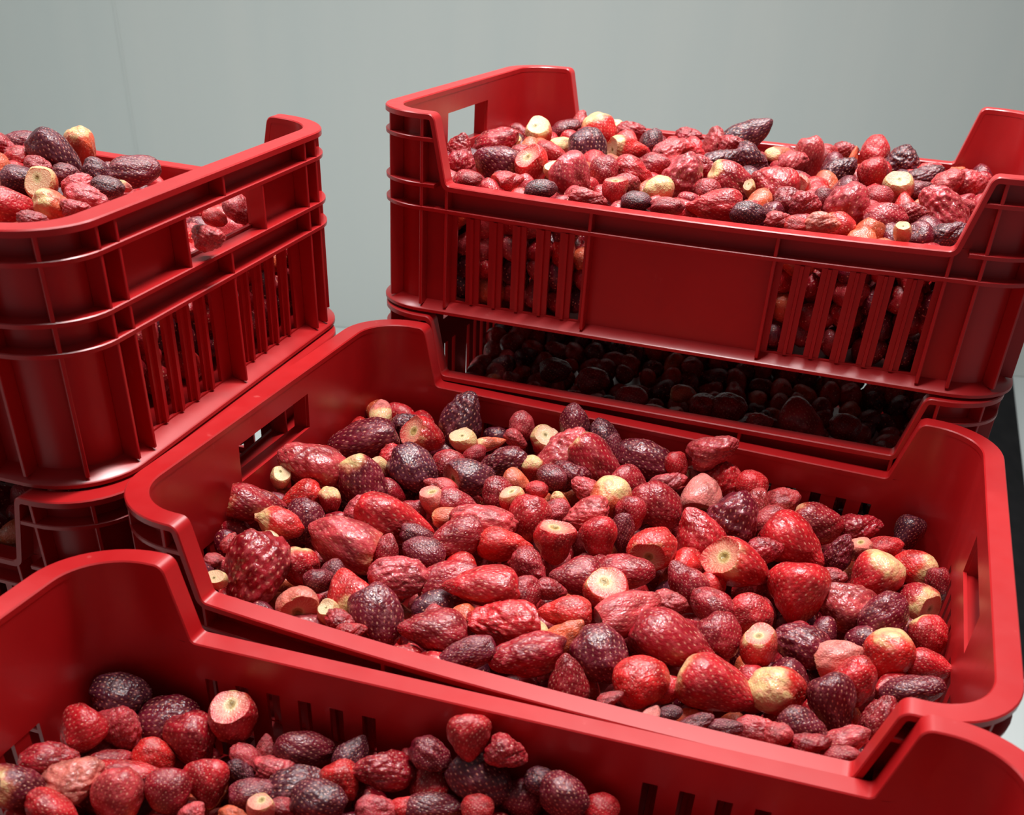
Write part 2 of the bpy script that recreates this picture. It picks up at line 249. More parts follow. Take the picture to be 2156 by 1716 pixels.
# plain near-black strip laid on the floor, running back to the wall
p0 = Vector((1.25, 1.90, 0)); p1 = Vector((1.90, 3.97, 0))
dv = (p1-p0).normalized(); nv = Vector((-dv.y, dv.x, 0))*.17
vs_ = []
for z in (0, .012):
    for p in (p0, p1):
        vs_ += [(p.x, p.y, z), (p.x+nv.x, p.y+nv.y, z)]
me = pydata('strip', vs_, [(0, 1, 3, 2), (4, 6, 7, 5), (0, 4, 5, 1), (2, 3, 7, 6), (0, 2, 6, 4), (1, 5, 7, 3)]); fix_normals(me)
st = structure('black_strip_1', me, MAT_STRIP); st['label'] = 'black strip on the pale floor beside the right-hand stack'
BERRIES = {
 'B': '''
-0.2606 0.1548 0.097 0.0273 0.0197 -0.4 0.81 0.43 f q 0.9
-0.2479 0.0874 0.097 0.0599 0.0377 -0.77 -0.56 -0.31 e d 0.0
-0.2529 0.0054 0.106 0.0585 0.0433 -0.89 -0.32 0.33 w p 0.0
-0.2103 0.0106 0.097 0.0462 0.0363 0.63 -0.14 -0.77 e d 0.2
-0.208 0.047 0.096 0.0244 0.0145 0.48 0.41 -0.77 f q 0.8
-0.2707 -0.0207 0.1033 0.02 0.0179 -0.14 0.16 -0.98 f y 1.0
-0.261 -0.0756 0.11 0.0429 0.0299 0.77 0.58 -0.26 f m 0.15
-0.2472 -0.0315 0.097 0.0345 0.0249 -0.7 -0.63 -0.34 k b 0.0
-0.2214 -0.0272 0.097 0.0224 0.0184 0.05 -0.15 -0.99 k r 0.5
-0.2345 -0.0873 0.1053 0.0347 0.0234 0.88 0.42 -0.2 n b 0.6
-0.2254 -0.0627 0.096 0.0326 0.0295 -0.02 -0.72 -0.7 r d 0.0
-0.1831 -0.075 0.097 0.0538 0.0402 -0.94 -0.03 0.35 f p 0.25
-0.1943 -0.0269 0.0949 0.0263 0.0207 0.67 0.61 0.42 w p 0.0
-0.1602 -0.03 0.0973 0.0597 0.0424 0.93 0.26 -0.26 k r 0.0
-0.2237 -0.1454 0.0969 0.0591 0.0437 -0.08 -0.64 -0.76 w m 0.0
-0.2321 -0.1099 0.097 0.0225 0.0171 -0.51 0.12 -0.85 f q 0.8
-0.2631 -0.1166 0.097 0.0164 0.0104 0.23 0.68 0.7 w p 0.0
-0.2594 -0.1453 0.097 0.0123 0.0109 0.83 0.55 -0.09 w p 0.0
-0.2358 -0.1724 0.1025 0.0164 0.0132 -0.01 0.69 -0.72 f y 1.0
-0.2011 -0.118 0.0917 0.0264 0.0287 0.15 -0.36 -0.92 r r 0.2
-0.1736 -0.1389 0.0987 0.0163 0.0213 0.23 -0.5 -0.83 r d 0.0
-0.1753 -0.1656 0.097 0.0314 0.027 -0.42 0.91 -0.09 f q 0.2
-0.1478 -0.1395 0.097 0.0352 0.0303 -0.64 0.6 0.48 k b 0.45
-0.1143 -0.1591 0.0963 0.0418 0.0322 0.77 -0.31 -0.56 e d 0.0
-0.1479 -0.1678 0.0933 0.0213 0.0151 0.11 0.4 -0.91 f y 0.8
-0.1337 -0.1765 0.0978 0.0236 0.0155 0.92 0.25 -0.31 w m 0.0
-0.1218 -0.1868 0.1007 0.0199 0.0119 0.84 0.54 0.11 w r 0.0
-0.1474 -0.0741 0.097 0.024 0.0218 0.0 0.4 0.92 k m 0.0
-0.1185 -0.0676 0.097 0.0307 0.0225 -0.94 -0.31 0.13 r d 0.0
-0.1215 -0.1078 0.097 0.0426 0.031 0.93 0.22 -0.29 w p 0.0
-0.0881 -0.0882 0.0901 0.0454 0.0322 0.79 0.53 0.31 e m 0.0
-0.104 -0.0373 0.0976 0.043 0.0292 -0.79 -0.51 -0.32 e m 0.0
-0.0639 -0.0294 0.097 0.0406 0.0268 0.96 0.29 -0.02 k b -0.35
-0.0574 -0.1024 0.1039 0.051 0.0326 -0.92 -0.37 -0.07 k r -0.6
-0.0351 -0.0502 0.097 0.0298 0.0223 0.9 -0.35 -0.27 k m 0.0
-0.0262 -0.0867 0.097 0.0222 0.0237 0.71 -0.54 -0.45 r m 0.0
-0.0107 -0.074 0.097 0.0224 0.0173 0.97 0.11 -0.21 w m 0.0
0.0074 -0.0983 0.0968 0.0358 0.0239 -0.95 -0.29 -0.09 k b 0.0
-0.0718 -0.1588 0.097 0.0446 0.0338 -0.94 -0.34 0.06 k m 0.0
-0.0294 -0.1328 0.097 0.0438 0.0322 -0.88 -0.47 0.05 b r 0.0
-0.0026 -0.1252 0.097 0.0133 0.0103 -0.31 0.95 0.07 f y 1.0
-0.0001 -0.1595 0.097 0.0495 0.0303 -0.89 -0.41 -0.21 w m 0.0
0.017 -0.1272 0.0967 0.0312 0.0204 0.6 0.43 0.68 k o -0.2
-0.0397 -0.1759 0.097 0.0381 0.019 -0.79 -0.54 -0.3 e d 0.0
0.0334 -0.173 0.0968 0.0341 0.0257 -0.26 0.26 0.93 k m 0.0
-0.1792 0.1718 0.0981 0.0503 0.0364 0.3 0.51 0.81 w x 0.0
-0.1976 0.1228 0.097 0.0389 0.0316 0.4 0.73 -0.56 f r 0.15
-0.2254 0.1401 0.097 0.0258 0.0239 0.79 0.52 0.33 w x 0.0
-0.1586 0.1245 0.097 0.0272 0.0224 0.13 0.42 -0.9 f b 0.8
-0.139 0.1399 0.097 0.0261 0.0144 0.89 0.41 0.21 k o 0.6
-0.1221 0.1818 0.1005 0.0259 0.025 -0.19 0.38 0.91 r p 0.0
-0.1201 0.1585 0.097 0.0219 0.0164 0.85 0.0 -0.53 w p 0.0
-0.0949 0.1693 0.0929 0.0297 0.0247 -0.17 0.38 -0.91 f m 0.7
-0.0673 0.1518 0.0958 0.0502 0.0394 0.31 0.49 0.82 w p 0.0
-0.1818 0.0558 0.098 0.0417 0.0383 0.94 0.01 -0.34 r x 0.0
-0.2097 0.0751 0.097 0.02 0.027 -0.2 0.4 0.89 w r 0.0
-0.1576 0.082 0.097 0.0268 0.0259 0.92 0.38 0.03 r m 0.0
-0.131 0.0707 0.097 0.0374 0.034 0.67 0.74 -0.02 f x 0.1
-0.1152 0.1072 0.097 0.0428 0.0288 -0.81 -0.46 -0.36 w d 0.0
-0.0852 0.1085 0.097 0.0215 0.02 0.32 0.19 -0.93 r r 0.5
-0.0608 0.0872 0.1036 0.0245 0.0219 0.97 -0.01 0.23 r d 0.0
-0.1485 0.0387 0.097 0.0274 0.0183 -0.94 -0.22 0.27 k r 0.0
-0.1453 0.0122 0.0952 0.0241 0.0211 0.02 0.02 -1.0 f q 0.1
-0.1232 0.018 0.0967 0.0333 0.0211 0.95 0.29 -0.12 k m 0.0
-0.1206 -0.0045 0.097 0.0286 0.0159 0.87 0.45 0.18 k o 0.3
-0.0991 0.0492 0.0957 0.0299 0.0282 -0.52 -0.09 0.85 r m 0.0
-0.0893 0.0753 0.097 0.0262 0.0194 0.92 0.07 -0.39 k o 0.0
-0.0685 0.0705 0.0972 0.0192 0.0184 0.79 -0.45 0.41 r r 0.0
-0.0799 0.0356 0.0983 0.0236 0.0212 0.26 -0.07 -0.96 f b 0.5
-0.0585 0.0208 0.097 0.0344 0.0328 0.09 -0.64 -0.77 r r 0.0
-0.0427 0.0417 0.0961 0.0235 0.0203 0.72 0.48 0.51 e m 0.0
-0.0432 0.0596 0.097 0.0198 0.0115 0.74 0.23 -0.63 k o 0.7
-0.092 -0.0041 0.0985 0.0505 0.03 -0.96 -0.27 0.1 w p 0.0
-0.0283 -0.0095 0.097 0.0309 0.0301 0.14 -0.16 -0.98 f r 0.0
-0.0694 0.1789 0.1148 0.0325 0.028 0.05 0.09 0.99 r d 0.0
-0.0395 0.1794 0.1069 0.0325 0.0271 -0.61 0.05 0.79 r x 0.0
-0.0228 0.1642 0.0997 0.0339 0.0161 0.44 -0.32 -0.84 e d 0.0
-0.0333 0.134 0.1023 0.0514 0.0384 0.77 -0.14 -0.62 e m 0.1
-0.0487 0.1062 0.0988 0.0317 0.0257 0.96 0.28 0.09 w d 0.0
0.0072 0.1716 0.0963 0.0527 0.0349 0.98 0.08 -0.16 e d 0.0
-0.0183 0.188 0.097 0.0109 0.0082 -0.2 0.39 0.9 k o 0.6
0.0365 0.1644 0.0994 0.0273 0.0203 0.37 -0.37 -0.85 k r 0.0
0.0523 0.1825 0.0916 0.0198 0.0125 0.59 0.81 0.05 f q 0.2
0.0649 0.1751 0.1181 0.0427 0.0296 0.85 0.29 0.44 w p 0.0
0.0814 0.175 0.0881 0.0398 0.0354 0.67 -0.29 -0.69 w r 0.0
0.1062 0.1671 0.0968 0.0269 0.0269 -0.65 0.14 0.75 r r 0.0
0.0645 0.1386 0.0911 0.0375 0.0336 -0.36 0.83 0.42 f q 0.1
0.033 0.1413 0.094 0.033 0.0191 0.84 0.33 0.42 w p 0.0
0.0044 0.1198 0.0966 0.0343 0.0266 0.87 -0.1 -0.48 k m 0.0
0.0343 0.0967 0.0943 0.0418 0.0376 0.67 -0.56 -0.49 r m 0.0
-0.0054 0.0793 0.0981 0.0363 0.0348 -0.21 0.18 -0.96 r o 0.35
-0.0303 0.0908 0.0978 0.0278 0.0211 -0.93 -0.02 0.36 w p 0.0
-0.0175 0.0447 0.0979 0.0388 0.0275 -0.83 -0.41 -0.39 w p 0.0
0.0177 0.0623 0.098 0.0284 0.0252 0.21 -0.45 -0.87 r m 0.0
0.0045 0.0127 0.0969 0.032 0.0336 0.41 -0.56 -0.72 k r 0.0
0.018 0.0346 0.0957 0.0286 0.0167 0.22 -0.46 -0.86 e d 0.0
0.0458 0.0287 0.0942 0.0388 0.0346 -0.04 1.0 -0.01 f b 0.15
0.0764 0.0646 0.0916 0.0451 0.0371 -0.59 0.19 0.79 k r 0.0
0.1032 0.0967 0.0915 0.0486 0.0412 0.54 -0.38 -0.75 w d 0.0
0.1147 0.1468 0.0895 0.0266 0.0223 0.31 0.44 0.84 w p 0.0
0.0003 -0.0472 0.097 0.0362 0.0303 -0.92 -0.38 0.07 k m 0.0
0.0347 -0.0241 0.0954 0.0427 0.027 0.96 0.24 0.12 e m 0.0
0.0315 -0.0569 0.0922 0.0317 0.035 0.23 0.27 -0.93 f b 0.2
0.0528 -0.081 0.0989 0.0471 0.0302 0.73 0.66 0.18 f p 0.1
0.0763 -0.0482 0.0939 0.0261 0.0203 0.97 0.06 0.24 w p 0.0
0.0814 -0.0088 0.0928 0.0331 0.0263 -0.66 0.19 0.73 k m 0.0
0.12 0.033 0.0895 0.0592 0.0403 0.52 0.63 -0.57 f r 0.25
0.107 -0.0374 0.0923 0.0312 0.0247 -0.94 -0.03 0.35 r m 0.0
0.1361 -0.0322 0.0909 0.0283 0.0304 -0.23 0.37 0.9 r r 0.0
0.0907 -0.0999 0.0946 0.0588 0.0417 0.98 -0.05 -0.2 k m 0.0
0.12 -0.0757 0.093 0.0313 0.0306 0.69 -0.53 -0.5 r m 0.0
0.0462 -0.1379 0.0962 0.0393 0.0353 0.89 -0.42 -0.19 r d 0.0
0.0789 -0.1565 0.0961 0.0336 0.0336 0.04 -0.99 0.15 r b -0.25
0.1303 -0.1356 0.0948 0.0494 0.0384 0.97 -0.12 -0.19 k r 0.15
0.1499 -0.0787 0.0921 0.0282 0.0275 0.19 0.1 -0.98 f b 0.3
0.0646 -0.181 0.0967 0.0177 0.0101 0.81 0.45 0.38 w m 0.0
0.094 -0.1859 0.0966 0.015 0.0099 0.18 0.93 0.31 f q 0.7
0.1052 -0.1787 0.0964 0.0144 0.0112 0.96 0.21 0.16 r x 0.0
0.1233 -0.1821 0.0964 0.0216 0.0117 0.9 0.3 0.31 w d 0.0
0.1411 -0.1782 0.0962 0.0216 0.0111 0.96 0.17 0.2 e d 0.0
0.1636 -0.166 0.0916 0.0306 0.0175 1.0 0.04 0.09 w p 0.0
0.1358 0.1771 0.0833 0.0299 0.0237 0.85 0.25 0.47 w p 0.0
0.1557 0.0995 0.0845 0.054 0.0425 0.93 -0.19 -0.33 k r 0.0
0.1717 0.1512 0.0809 0.041 0.0324 0.99 -0.08 -0.1 e m 0.15
0.2076 0.1691 0.0765 0.0379 0.0284 0.92 0.12 0.37 w m 0.0
0.2499 0.179 0.074 0.0327 0.0284 -0.13 -0.44 -0.89 k x 0.0
0.1947 0.107 0.081 0.0319 0.0245 0.29 0.45 0.85 w d 0.0
0.212 0.1225 0.0787 0.019 0.0215 0.23 -0.15 -0.96 f q 0.0
0.2319 0.1443 0.0756 0.0294 0.021 0.92 0.11 0.38 r r 0.0
0.2589 0.1247 0.0745 0.0345 0.0287 -0.84 0.51 -0.16 r b 0.55
0.2786 0.1051 0.0742 0.0249 0.0177 0.23 -0.5 -0.83 e m 0.0
0.224 0.076 0.0804 0.045 0.0403 -0.35 -0.28 -0.9 k r 0.4
0.2594 0.0628 0.0787 0.0329 0.0294 -0.71 0.69 -0.14 f m 0.6
0.1673 0.016 0.0873 0.0445 0.0445 0.15 -0.52 -0.84 k r 0.0
0.2064 0.0271 0.0796 0.0463 0.0387 -0.96 0.2 0.2 w p 0.0
0.2351 0.0092 0.0886 0.0382 0.0309 0.27 0.48 0.83 e d 0.0
0.1917 0.0622 0.0835 0.022 0.0165 0.97 0.07 0.22 w m 0.0
0.2699 0.0106 0.0818 0.0278 0.0256 0.69 -0.47 -0.55 r r 0.1
0.2422 -0.0357 0.0863 0.0344 0.0344 0.19 -0.33 -0.93 r b 0.35
0.2712 -0.036 0.0851 0.03 0.0237 0.98 -0.18 0.01 k r 0.0
0.1784 -0.0511 0.0861 0.0381 0.031 -0.99 0.09 0.06 w d 0.0
0.2049 -0.0608 0.0915 0.0317 0.0255 0.82 0.4 0.4 f q 0.2
0.2181 -0.0853 0.0919 0.0328 0.0308 0.26 0.54 0.8 r r 0.0
0.1703 -0.1207 0.0934 0.0402 0.032 0.78 0.45 -0.42 r b 0.75
0.208 -0.122 0.0927 0.0393 0.0316 0.57 -0.53 -0.62 k d 0.0
0.2586 -0.0768 0.0885 0.0395 0.0221 0.9 0.13 0.42 e d 0.0
0.2371 -0.1202 0.0919 0.0295 0.0199 0.25 0.56 0.79 w m 0.0
0.1898 -0.1544 0.093 0.0288 0.0231 0.88 -0.44 -0.18 e d 0.0
0.2176 -0.1572 0.0936 0.0303 0.0179 0.81 0.3 0.51 w p 0.0
0.1958 -0.1739 0.0974 0.0243 0.0146 0.9 0.22 0.38 w m 0.0
0.2154 -0.1761 0.0965 0.0229 0.0121 0.96 0.1 0.27 w m 0.0
0.1755 -0.1767 0.0998 0.0164 0.0152 0.96 0.14 0.23 w p 0.0
0.1336 0.0723 0.0873 0.0281 0.0241 0.97 0.12 0.19 w m 0.0
0.1305 0.1263 0.0856 0.0295 0.0253 0.61 0.38 0.7 r p 0.0
-0.1428 0.1084 0.097 0.022 0.0176 0.59 0.53 0.61 r m 0.0
-0.1316 -0.0486 0.0989 0.0268 0.0191 0.93 0.22 -0.28 e d 0.0
-0.1704 -0.1217 0.0953 0.0217 0.0181 -0.23 0.5 0.84 r d 0.0
0.1048 0.1274 0.0858 0.0254 0.0212 0.98 0.14 0.17 r p 0.0''',
 'C': '''
-0.2666 -0.0682 0.1183 0.0284 0.0245 0.38 0.31 0.87 w m 0.0
-0.2363 -0.1357 0.116 0.0286 0.0249 0.55 0.06 -0.83 w m 0.0
-0.2505 -0.0016 0.116 0.0461 0.0287 0.85 0.37 0.38 w m 0.0
-0.2403 0.0294 0.116 0.0153 0.0125 0.5 0.77 0.38 f y 1.0
-0.2144 -0.0989 0.116 0.0435 0.0331 -0.97 -0.03 0.24 f d 0.1
-0.2091 -0.1845 0.116 0.0212 0.015 0.93 0.37 0.04 r m 0.0
-0.1769 -0.1684 0.116 0.0266 0.0204 0.79 0.59 0.16 f r 0.1
-0.174 -0.1048 0.116 0.0308 0.0308 0.23 0.62 -0.75 f b 0.0
-0.1404 -0.1835 0.1145 0.0278 0.0174 0.92 0.34 0.22 r x 0.0
-0.2267 0.0782 0.116 0.03 0.0291 0.28 0.58 -0.77 f o 0.7
-0.2137 0.133 0.116 0.0323 0.0234 0.87 0.32 0.39 e d 0.0
-0.2118 0.1829 0.117 0.0252 0.0218 0.4 0.24 0.88 w p 0.0
-0.1725 0.1326 0.116 0.0386 0.0342 0.37 0.14 -0.92 r b 0.35
-0.1643 0.1749 0.1153 0.0181 0.0181 0.1 0.41 -0.91 f y 1.0
-0.1907 0.0408 0.116 0.0232 0.0167 0.48 0.86 0.2 f y 0.9
-0.1802 -0.0227 0.116 0.0337 0.0228 0.93 0.23 -0.29 k r 0.0
-0.1528 0.015 0.116 0.0405 0.0365 0.57 0.01 -0.82 r x 0.0
-0.1186 0.055 0.116 0.0383 0.0259 0.88 0.48 0.02 f b 0.75
-0.1484 -0.1144 0.116 0.0161 0.0202 -0.05 0.33 -0.94 f y 0.8
-0.1238 -0.1338 0.116 0.0414 0.0351 0.64 0.03 -0.77 k p 0.0
-0.1089 -0.083 0.116 0.0289 0.0252 0.14 -0.32 -0.94 r m 0.0
-0.1151 -0.0201 0.116 0.0157 0.0137 0.97 0.25 0.06 k o 0.6
-0.0758 -0.1602 0.116 0.0225 0.0217 -0.02 0.33 -0.94 f r 0.0
-0.0952 -0.1829 0.1131 0.0318 0.0155 0.97 0.24 -0.11 w p 0.0
-0.0832 -0.0606 0.116 0.0358 0.0255 0.95 0.17 -0.27 k r 0.0
-0.1061 0.1149 0.116 0.0258 0.0236 0.4 0.23 0.89 r x 0.0
-0.1449 0.1668 0.1167 0.0347 0.0213 0.97 0.24 0.06 w m 0.0
-0.0749 0.0605 0.1163 0.0339 0.0257 0.94 0.23 0.24 w p 0.0
-0.059 0.0826 0.1157 0.0343 0.0239 0.98 0.16 -0.1 w r 0.0
-0.042 0.1506 0.1154 0.0326 0.0272 -0.1 0.14 0.99 w p 0.0
-0.0781 0.183 0.1164 0.029 0.0179 0.98 0.19 0.07 w m 0.0
-0.0088 0.1705 0.1247 0.0544 0.0348 0.83 0.18 0.53 k x 0.0
-0.0173 0.0404 0.116 0.042 0.026 0.89 0.2 0.41 w x 0.0
0.0128 0.0729 0.116 0.0397 0.0295 0.91 0.04 -0.42 w x 0.0
0.036 0.1234 0.116 0.0294 0.0178 0.9 0.44 0.03 r o 0.7
-0.0271 -0.0835 0.116 0.042 0.0384 0.58 -0.05 -0.81 w p 0.0
-0.0408 -0.1402 0.116 0.0261 0.0245 -0.16 0.38 -0.91 r g 1.0
-0.05 -0.1845 0.1153 0.0245 0.0169 0.97 0.23 0.07 r x 0.0
-0.0213 -0.1841 0.1139 0.0278 0.0151 0.98 0.2 0.07 r m 0.0
0.0147 -0.059 0.116 0.0433 0.0341 0.87 0.22 -0.44 e m 0.15
0.0361 -0.0843 0.116 0.0173 0.0117 0.26 0.54 -0.8 f y 0.5
0.0166 -0.168 0.116 0.0438 0.0278 -0.98 -0.16 -0.08 k r 0.0
0.0498 -0.1804 0.116 0.0289 0.0182 0.99 0.1 -0.08 r x 0.0
0.053 -0.0542 0.116 0.0412 0.0422 -0.91 -0.02 0.41 k r 0.0
0.076 -0.0294 0.116 0.0223 0.0223 0.43 0.9 -0.1 f q 0.0
0.0766 -0.1858 0.1149 0.0221 0.0147 0.99 0.11 0.1 w p 0.0
0.0932 -0.1865 0.1132 0.0203 0.0138 0.99 0.09 0.1 k b 0.0
0.091 -0.1146 0.1162 0.0259 0.0207 0.99 0.09 0.1 w m 0.0
0.0717 0.0974 0.1147 0.046 0.0286 0.27 -0.13 -0.95 k p 0.0
0.0844 0.1568 0.116 0.0234 0.0223 0.99 0.07 0.09 r r 0.0
0.1062 0.065 0.116 0.0337 0.0267 0.81 0.13 0.57 w x 0.0
0.1131 0.1539 0.116 0.0221 0.0105 0.07 0.15 0.99 k o 0.6
0.1344 0.1785 0.1212 0.0308 0.0319 0.08 0.14 0.99 r r 0.0
0.1403 0.0596 0.116 0.0313 0.0323 0.28 -0.15 -0.95 k r 0.0
0.1629 0.1688 0.116 0.0295 0.0379 -0.1 0.15 0.98 w x 0.0
0.1672 0.0041 0.116 0.0269 0.0261 0.08 0.58 -0.81 f q 0.5
0.1523 -0.039 0.116 0.0226 0.0199 0.99 0.03 0.11 r m 0.0
0.1899 0.0921 0.116 0.0357 0.0228 0.96 0.02 0.28 w x 0.0
0.1884 0.0176 0.116 0.0253 0.0159 0.99 -0.0 0.11 e d 0.0
0.214 0.0609 0.1166 0.0308 0.026 0.81 0.06 0.59 w p 0.0
0.2356 0.0771 0.1154 0.031 0.0301 0.99 -0.04 0.12 w p 0.0
0.209 -0.0833 0.116 0.0464 0.0421 -0.92 0.11 0.38 w p 0.0
0.2273 -0.0377 0.116 0.0204 0.0151 0.99 -0.04 0.12 k m -0.5
0.1296 -0.1109 0.116 0.0369 0.0395 0.59 -0.13 -0.79 w p 0.0
0.1629 -0.1356 0.116 0.0341 0.0258 0.99 0.02 0.11 r m 0.0
0.1787 -0.1866 0.1153 0.0205 0.0127 0.1 0.55 -0.83 f y 0.8
0.1129 -0.1812 0.116 0.0268 0.0178 0.99 0.07 0.1 w q 0.0
0.1033 -0.0699 0.116 0.0161 0.0161 0.99 0.07 0.1 r d 0.0
0.2159 -0.1607 0.116 0.0297 0.0201 0.89 0.04 0.45 w x 0.0
0.0739 -0.1008 0.1158 0.0263 0.022 0.99 0.1 0.09 w m 0.0
-0.032 0.007 0.116 0.0294 0.0216 0.98 0.18 0.07 w m 0.0
-0.1764 0.1002 0.116 0.027 0.0216 0.96 0.27 0.06 w m 0.0
-0.204 -0.0512 0.116 0.0244 0.0215 0.94 0.33 0.05 w m 0.0
-0.0197 0.1372 0.1166 0.03 0.0236 0.99 0.15 0.08 w m 0.0
0.0569 0.0728 0.1173 0.0282 0.0242 0.99 0.1 0.09 w p 0.0
-0.0711 -0.0193 0.116 0.0281 0.0223 0.97 0.21 0.07 w m 0.0
-0.0738 -0.126 0.116 0.0223 0.0197 0.97 0.24 0.07 w m 0.0
0.1022 0.1826 0.1174 0.0269 0.0215 0.99 0.06 0.09 w m 0.0
0.1861 -0.1075 0.116 0.0254 0.0212 0.99 -0.0 0.12 w m 0.0
-0.0012 -0.1034 0.116 0.0223 0.0197 0.98 0.17 0.08 r m 0.0''',
 'E': '''
-0.0011 0.1522 0.1279 0.0297 0.0207 0.74 0.66 0.16 e d 0.0
-0.0067 0.1314 0.1281 0.0204 0.0222 0.76 0.65 -0.01 w m 0.0
0.0363 0.104 0.1269 0.0284 0.0215 0.77 0.64 -0.01 w r 0.0
0.0648 0.1118 0.1291 0.0456 0.0335 0.6 0.27 -0.76 e x 0.0
0.063 0.1546 0.128 0.0357 0.0267 0.21 0.14 -0.97 k o 0.4
0.0831 0.0379 0.128 0.0281 0.0217 0.77 0.64 -0.02 e x 0.0
0.1154 0.0254 0.128 0.0287 0.0245 -0.22 0.7 -0.68 f o 0.7
0.1557 -0.0153 0.1273 0.0279 0.0211 0.52 0.74 -0.42 r o 0.6
0.1232 -0.0294 0.128 0.0352 0.0247 0.5 0.86 -0.11 f r 0.4
0.1359 0.043 0.128 0.0231 0.0216 0.29 0.47 0.84 w p 0.0
0.1603 0.019 0.128 0.0303 0.0186 0.81 0.56 -0.18 w p 0.0
0.1243 0.0906 0.128 0.0259 0.0209 0.76 0.43 -0.49 k x 0.0
0.1584 0.0521 0.1284 0.024 0.0176 0.81 0.59 -0.01 r x 0.0
0.1651 0.065 0.1276 0.0119 0.0097 0.42 0.81 -0.41 f q 0.8
0.1446 0.1132 0.128 0.0398 0.0254 0.79 0.59 0.17 e d 0.0
0.0414 0.0661 0.128 0.0166 0.0208 0.76 0.65 -0.02 r o 0.0
0.1628 -0.0523 0.128 0.0203 0.0123 0.77 0.64 -0.03 w m 0.0
0.1751 -0.0156 0.1287 0.021 0.015 0.79 0.61 -0.02 w p 0.0
0.0664 0.0839 0.128 0.021 0.0185 0.78 0.63 -0.01 w m 0.0
0.1056 0.0694 0.128 0.0206 0.0181 0.79 0.61 -0.01 w d 0.0
0.2728 0.0261 0.1267 0.0176 0.013 0.85 0.42 -0.33 r b 0.0
0.2998 -0.0302 0.128 0.0222 0.0179 0.85 0.53 -0.0 w p 0.0
0.2685 0.0699 0.1247 0.0223 0.0239 0.86 0.5 0.01 w p 0.0''',
